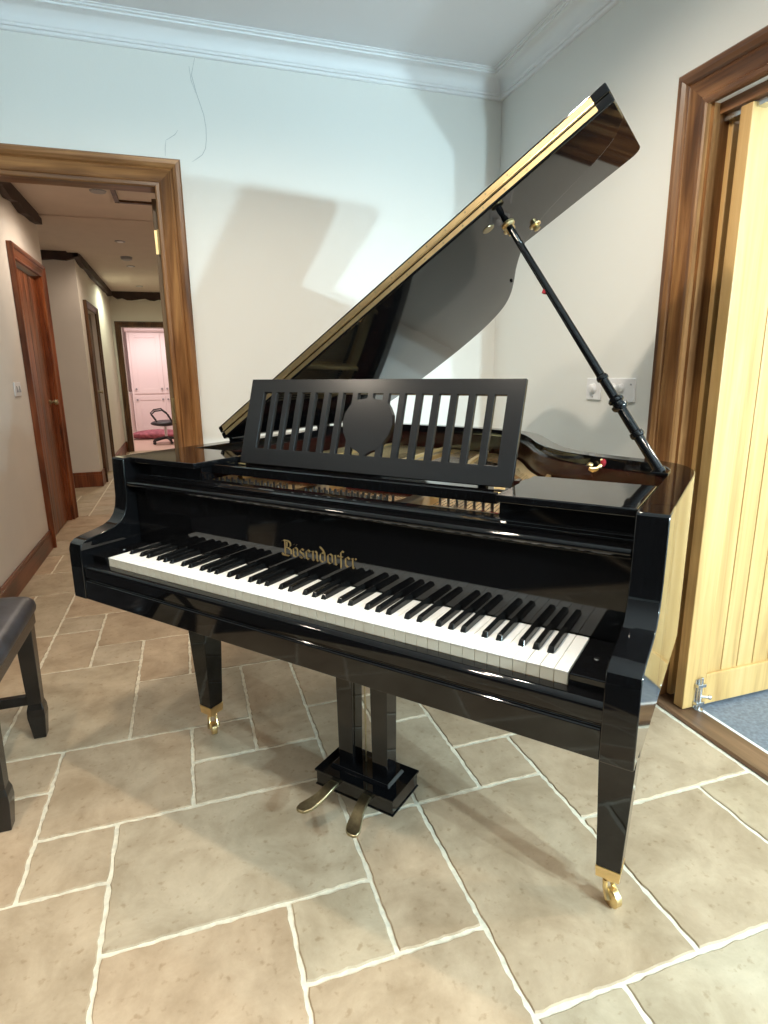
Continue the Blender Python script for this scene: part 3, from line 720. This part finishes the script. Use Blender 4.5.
for xx in (.30, .92): MB().hexa([(xx, .327, .9602), (xx + .02, .327, .9602), (xx + .02, .343, .9602), (xx, .343, .9602)], [DK(xx, .035, -.0005), DK(xx + .02, .035, -.0005), DK(xx + .02, .045, -.008), DK(xx, .045, -.008)]).build('strut', SATIN, dk)
for xx in (.985, .225): MB().tube([(xx - .012, .292, .9638), (xx + .012, .292, .9638)], .0025, 8).build('hinge', BRASS, dk)

# inner rim lining, soundboard, gold plate, strings, dampers
in1 = offset(outer, RW + .0005); in2 = offset(outer, RW + .012)
mb = MB(); v = []
for z in (.80, .955): v += [(a, b, z) for a, b in in1] + [(a, b, z) for a, b in in2]
f = []
for i in range(n - 1): f += [(n + i, 3 * n + i, 3 * n + i + 1, n + i + 1), (2 * n + i, 2 * n + i + 1, 3 * n + i + 1, 3 * n + i), (i, i + 1, n + i + 1, n + i)]
f += [(0, n, 3 * n, 2 * n), (n - 1, 2 * n - 1, 4 * n - 1, 3 * n - 1)]
mb.add(v, f); mb.build('inner_rim', MAHOG, pn, smooth=40)
def flat(poly, z0, z1): return MB().prism(poly, z0, z1, 2)
inb = [(a, b) for a, b in offset(outer, RW + .0125) if b > .21]
flat([(XR - RW - .013, .19)] + inb + [(XL + RW + .013, .19)], .80, .812).build('soundboard', SPRUCE, pn)
plin = [(a, b) for a, b in offset(outer, RW + .022) if b > .30]
# plate: a gold web with openings
mb = MB(); mb.box(XL + RW + .016, .21, .868, XR - RW - .016, .375, .885)
pl2 = offset(plin, .050); k2 = len(plin)
v = [(a, b, .868) for a, b in plin] + [(a, b, .868) for a, b in pl2] + [(a, b, .892) for a, b in plin] + [(a, b, .885) for a, b in pl2]
f = []
for i in range(k2 - 1): f += [(i, i + 1, 2 * k2 + i + 1, 2 * k2 + i), (k2 + i, 3 * k2 + i, 3 * k2 + i + 1, k2 + i + 1), (2 * k2 + i, 2 * k2 + i + 1, 3 * k2 + i + 1, 3 * k2 + i), (i, k2 + i, k2 + i + 1, i + 1)]
mb.add(v, f)
for (xa, xb, yb) in ((.145, .10, 1.36), (.468, .36, 1.35), (.765, .55, 1.30), (1.04, .92, .90)):
    mb.hexa([(xa - .014, .36, .872), (xa + .014, .36, .872), (xb + .012, yb, .872), (xb - .012, yb, .872)], [(xa - .008, .36, .925), (xa + .008, .36, .925), (xb + .007, yb, .905), (xb - .007, yb, .905)])
ip = mb.build('iron_plate', GOLDP, pn, bevel=.003)
mb = MB()
for (xa, xb) in ((.452, .492), (.748, .796)): MB().prism([(xa, .215), (xb, .215), (xb - .012, .36), (xa + .006, .36)], .885, .922, 2).build('plate_bridge', CREAM, ip, bevel=.006, seg=3)
MB().prism([(.80, .215), (1.02, .215), (1.01, .30), (.95, .325), (.80, .33)], .885, .903, 2).build('plate_shoulder', CREAM, ip, bevel=.006, seg=3)
# tuning pins standing in rows
pinm = MB().ring((0, 0, 0), (0, 0, 1), [(0, .0034), (.030, .0032), (.031, .0026)], 8).build('tuning_pin', plain('pin_steel', (.22, .21, .20), .35, metal=1), pn, smooth=40)
cnt = 0; sections = ((-.03, .44, 44, 0), (.50, .74, 30, 0), (.81, 1.0, 18, 1))
for (xa, xb, nn_, hi) in sections:
    for k in range(nn_):
        o = pinm if cnt == 0 else pinm.copy()
        if cnt: COL.objects.link(o); o.parent = pn
        o.location = (xa + (xb - xa) * k / (nn_ - 1), .232 + (k % 2) * .024 + .128 * hi, .900 - .008 * hi); cnt += 1
for x0_, x1_ in ((-.05, .447), (.496, .745)): MB().box(x0_, .214, .8852, x1_, .284, .9005).build('pin_bed', FELT, ip)
for x0_, x1_ in ((.0, .44), (.50, .74)): MB().box(x0_, .405, .893, x1_, .413, .944).build('red_batten', plain('red_batten', (.16, .012, .010), .35), pn)
MB().box(-.05, .286, .885, .445, .300, .897).box(.50, .286, .885, .745, .300, .897).box(.82, .335, .885, 1.02, .345, .897).build('felt_strip', RED, ip)
# strings (92) and dampers
sm = None
for (xa, xb, nn_, hi) in sections:
    for k in range(nn_):
        x = xa + (xb - xa) * k / (nn_ - 1)
        yend = next((b for (a, b) in sorted(offset(outer, RW + .05), key=lambda q: abs(q[0] - (x * .93)) - (q[1] > .75) * 5)), 1.2) - .03
        x2 = x * .93
        mb = MB().tube([(x, .245 + (k % 2) * .02, .906), (x, .30, .902), (x2, yend, .900)], .0009 if x > .3 else .0015, 5)
        mb.build('string', STEEL if x > .42 else AGED, pn)
dm = None; cnt = 0
for k in range(56):
    x = .0 + .0172 * k
    if any(abs(x - q) < .012 for q in (.15, .465, .765)): continue
    if dm is None: dm = MB().box(-.005, 0, 0, .005, .075, .018).box(-.0045, .002, -.010, .0045, .073, 0).build('damper', [BLACK], pn, bevel=.001); o = dm
    else: o = dm.copy(); COL.objects.link(o); o.parent = pn
    o.location = (x, .47 + .05 * (k / 56), .915)
MB().box(-.03, .46, .94, .97, .468, .952).build('damper_rail', MAHOG, pn)

# lid: hinged on the left rim, raised 32 degrees
AL = math.radians(32.0); HX, HZ = XL, .990
lid = bpy.data.objects.new('lid_tmp', None)
def LP(x, y, t):   # closed-lid coordinates (x from left rim, y, thickness t) -> raised
    s_ = x - XL
    return (HX + s_ * math.cos(AL) - t * math.sin(AL), y, HZ + s_ * math.sin(AL) + t * math.cos(AL))
def lprism(mb, poly, t0, t1):
    m = len(poly); vv = [LP(a, b, t0) for a, b in poly] + [LP(a, b, t1) for a, b in poly]
    return mb.add(vv, [tuple(range(m))[::-1], tuple(range(m, 2 * m))] + [(k, (k + 1) % m, m + (k + 1) % m, m + k) for k in range(m)])
ol = offset(outer, -.010); YL = .55
lp = [(XR - .006, YL)] + [q for q in ol[1:-1] if q[1] > YL + .01 and not (q[0] < XL)] 
lp = [(min(a, XR - .006), b) for a, b in lp] + [(XL, 1.25), (XL, YL)]
ld_ = lprism(MB(), lp, 0, .021).build('lid', BLACK, pn, bevel=.003, seg=3)
fpoly = [(XL, YL)]; FX = XR - .004; FD = .962
for k in range(6):
    a = math.radians(-90 + 90 * k / 5) if 0 else None
fpoly += [(FX, YL), (FX, FD - .03)]
for k in range(1, 7):
    a = math.radians(90 * k / 6); fpoly.append((FX - .03 + .03 * math.cos(a), FD - .03 + .03 * math.sin(a)))
fpoly += [(XL, FD)]
fl_ = lprism(MB(), fpoly, .0235, .0455).build('front_flap', BLACK, ld_, bevel=.003, seg=3)
# long brass piano hinge on the two front edges
mb = MB()
for t0, t1 in ((.0060, .0180), (.0275, .0400)):
    vv = []
    for (a, b, t) in ((XL + .02, YL - .0015, t0), (XR - .04, YL - .0015, t0), (XR - .04, YL - .0015, t1), (XL + .02, YL - .0015, t1), (XL + .02, YL + .0015, t0), (XR - .04, YL + .0015, t0), (XR - .04, YL + .0015, t1), (XL + .02, YL + .0015, t1)): vv.append(LP(a, b, t))
    mb.add(vv, [(0, 1, 2, 3), (7, 6, 5, 4), (0, 4, 5, 1), (1, 5, 6, 2), (2, 6, 7, 3), (3, 7, 4, 0)])
mb.tube([LP(XL + .02, YL - .003, .023), LP(XR - .04, YL - .003, .023)], .0028, 10)
hg = mb.build('piano_hinge', plain('satin_brass', (.66, .49, .26), .36, metal=1, noise=.1, nscale=30), ld_, label='long brass piano hinge')
mb = MB()
for k in range(22):
    for t in (.012, .034):
        c = LP(XL + .06 + k * .062 + (.02 if t > .02 else 0), YL - .0016, t); mb.ring(c, (0, -1, 0), [(0, .0026), (.0008, .002)], 8)
mb.build('screws', AGED, hg)
# lid hardware: prop sockets
for (x, y) in ((LP(0, 0, 0)[0] * 0 + 1.105 + XL, .735), (1.150 + XL, .830)):
    c = Vector(LP(x, y, 0)); nrm = Vector((math.sin(AL), 0, -math.cos(AL)))
    MB().ring(c, nrm, [(0, .017), (.003, .016), (.005, .009), (.014, .009), (.016, .005)], 16).build('prop_socket', BRASS, ld_, smooth=40)
c = Vector(LP(.845, 1.10, 0)); MB().ring(c, Vector((math.sin(AL), 0, -math.cos(AL))), [(0, .005), (.004, .0045), (.006, .003)], 12).build('rubber_bumper', BLACK, ld_)
c = Vector(LP(.965, .640, 0)); MB().ring(c, Vector((math.sin(AL), 0, -math.cos(AL))), [(0, .016), (.002, .015)], 16).build('socket_plate', AGED, ld_)
for y in (.62, 1.12):
    MB().box(XL - .006, y - .035, ZT - .045, XL - .0005, y + .035, ZT + .004).box(XL - .004, y - .030, ZT + .0005, XL + .045, y + .030, ZT + .006).ring((XL - .004, y - .035, ZT + .006), (0, 1, 0), [(0, .009), (.07, .009)], 12).build('lid_hinge', BLACK, pn, bevel=.0015)
# lid prop
A = Vector((1.268, .545, ZT)); B = Vector(LP((.841 - HX) / math.cos(AL) + XL, .633, 0)); L = (B - A).length; dr_ = (B - A) / L
def pr_(h, r): return (h * L, r)
prs = [(0, .0135), (.012, .0135), (.014, .0115), (.125, .0115), (.128, .0150), (.136, .0160), (.144, .0150), (.147, .0115), (.225, .0112), (.228, .0150), (.235, .0185), (.243, .0185), (.246, .013), (.252, .013), (.255, .0175), (.263, .0180), (.270, .0140), (.273, .0105),
       (.335, .0105), (.338, .0135), (.345, .0140), (.351, .0125), (.354, .0100), (.42, .0098), (.60, .0092), (.80, .0086), (.93, .0082), (.985, .0080), (1.0, .0060)]
pp = MB().ring(A, dr_, [pr_(h, r) for h, r in prs], 16).build('lid_prop', BLACK, pn, smooth=35)
MB().ring(A + dr_ * (L * .952), dr_, [(0, .012), (.004, .017), (.010, .017), (.014, .010)], 16).build('brass_collar', BRASS, pp, smooth=40)
q = A + dr_ * (L * .70); MB().ring(q, Vector((-.3, -.2, -1)), [(.006, .006), (.016, .006)], 10).build('red_pad', RED, pp)
MB().box(1.25, .52, ZT - .002, 1.286, .57, ZT + .004).build('prop_bracket', BLACK, pn, bevel=.001)
# short-stick catch: brass hook with red felt on the inner rim
ct = Vector((1.095, .738, .964)); CK = .72
mb = MB(); mb.tube([ct + CK * Vector((-.030, -.012, -.016)), ct + CK * Vector((-.018, -.014, -.022)), ct + CK * Vector((0, -.012, -.016)), ct + CK * Vector((.012, -.006, 0)), ct + CK * Vector((.008, 0, .018))], [.007, .008, .0065, .005, .004], 10)
mb.ring(ct + CK * Vector((-.03, -.010, -.004)), (0, -.3, 1), [(0, .009), (.003, .008), (.006, .004)], 14)
cc = mb.build('lid_catch', BRASS, pn, smooth=50)
blob('felt_pad', ct.x + .012, ct.y - .004, ct.z + .004, .008, .007, .011, RED, 3, cc)

# legs and casters
def piano_leg(x, y, zt=.6156):
    mb = MB(); hb, ht = .0265, .046
    mb.hexa([(x - hb, y - hb, .107), (x + hb, y - hb, .107), (x + hb, y + hb, .107), (x - hb, y + hb, .107)], [(x - ht, y - ht, zt - .03), (x + ht, y - ht, zt - .03), (x + ht, y + ht, zt - .03), (x - ht, y + ht, zt - .03)])
    mb.box(x - ht - .004, y - ht - .004, zt - .03, x + ht + .004, y + ht + .004, zt)
    lg = mb.build('leg', BLACK, pn, bevel=.002)
    mb = MB(); hb += .001
    mb.hexa([(x - hb + .002, y - hb + .002, .078), (x + hb - .002, y - hb + .002, .078), (x + hb - .002, y + hb - .002, .078), (x - hb + .002, y + hb - .002, .078)], [(x - hb, y - hb, .107), (x + hb, y - hb, .107), (x + hb, y + hb, .107), (x - hb, y + hb, .107)])
    mb.ring((x, y, .062), (0, 0, 1), [(0, .012), (.016, .015)], 16)
    a = math.radians(-35); dx, dy = math.cos(a), math.sin(a); px_, py_ = -dy, dx; ox, oy = x + dx * .016, y + dy * .016
    for s_ in (-1, 1):
        c0 = Vector((x + px_ * s_ * .011, y + py_ * s_ * .011, .062)); c1 = Vector((ox + px_ * s_ * .013, oy + py_ * s_ * .013, .022))
        mb.tube([c0, (c0 + c1) / 2 + Vector((-dx * .006, -dy * .006, 0)), c1], [.006, .0055, .008], 8)
    mb.ring((ox - px_ * .010, oy - py_ * .010, .022), (px_, py_, 0), [(0, .018), (.003, .022), (.017, .022), (.020, .018)], 20)
    mb.build('caster', BRASS, lg, smooth=40)
piano_leg(1.266, .338); piano_leg(-.045, .338); piano_leg(.33, 1.10, .80)

# pedal lyre
ly = MB()
ly.box(.492, .236, .076, .742, .372, .116); ly.prism([(.488, .232), (.746, .232), (.746, .376), (.488, .376)], .116, .123, 2)
ly.box(.489, .233, .072, .745, .375, .0765)
ly.hexa([(.520, .262, .123), (.714, .262, .123), (.714, .350, .123), (.520, .350, .123)], [(.526, .268, .133), (.708, .268, .133), (.708, .344, .133), (.526, .344, .133)])
lyr = ly.build('pedal_lyre', BLACK, pn, bevel=.0015)
for cx in (.560, .672):
    MB().hexa([(cx - .024, .286, .133), (cx + .024, .286, .133), (cx + .024, .334, .133), (cx - .024, .334, .133)], [(cx - .028, .282, .618), (cx + .028, .282, .618), (cx + .028, .338, .618), (cx - .028, .338, .618)]).build('lyre_post', BLACK, lyr, bevel=.0015)
for cx in (.604, .628): MB().tube([(cx, .322, .125), (cx, .322, .62)], .0022, 6).build('pedal_rod', AGED, lyr)
def pedal(x0, dxt, flip):
    mb = MB(); L = []; 
    for k, (s_, w_, off, z) in enumerate(((0, .014, 0, .096), (.03, .015, .0, .095), (.050, .0155, .003 * flip, .089), (.070, .017, .010 * flip, .079), (.090, .020, .022 * flip, .070), (.106, .022, .032 * flip, .065), (.118, .017, .038 * flip, .062), (.124, .008, .040 * flip, .061))):
        y = .250 - s_ * .97; x = x0 + dxt * s_ / .138 + off
        L.append([(x - w_, y, z), (x + w_, y, z), (x + w_, y, z + .010 - .002 * (k > 4)), (x - w_, y, z + .010 - .002 * (k > 4))])
    vv = [p for q_ in L for p in q_]; m = len(L)
    f = [(4 * i + k, 4 * i + (k + 1) % 4, 4 * i + 4 + (k + 1) % 4, 4 * i + 4 + k) for i in range(m - 1) for k in range(4)] + [(0, 1, 2, 3), tuple(4 * (m - 1) + k for k in range(4))]
    mb.add(vv, f); o = mb.build('pedal', AGED, lyr, bevel=.0025, seg=3, smooth=60); return o
pedal(.556, -.012, -.8); pedal(.661, .008, .3)
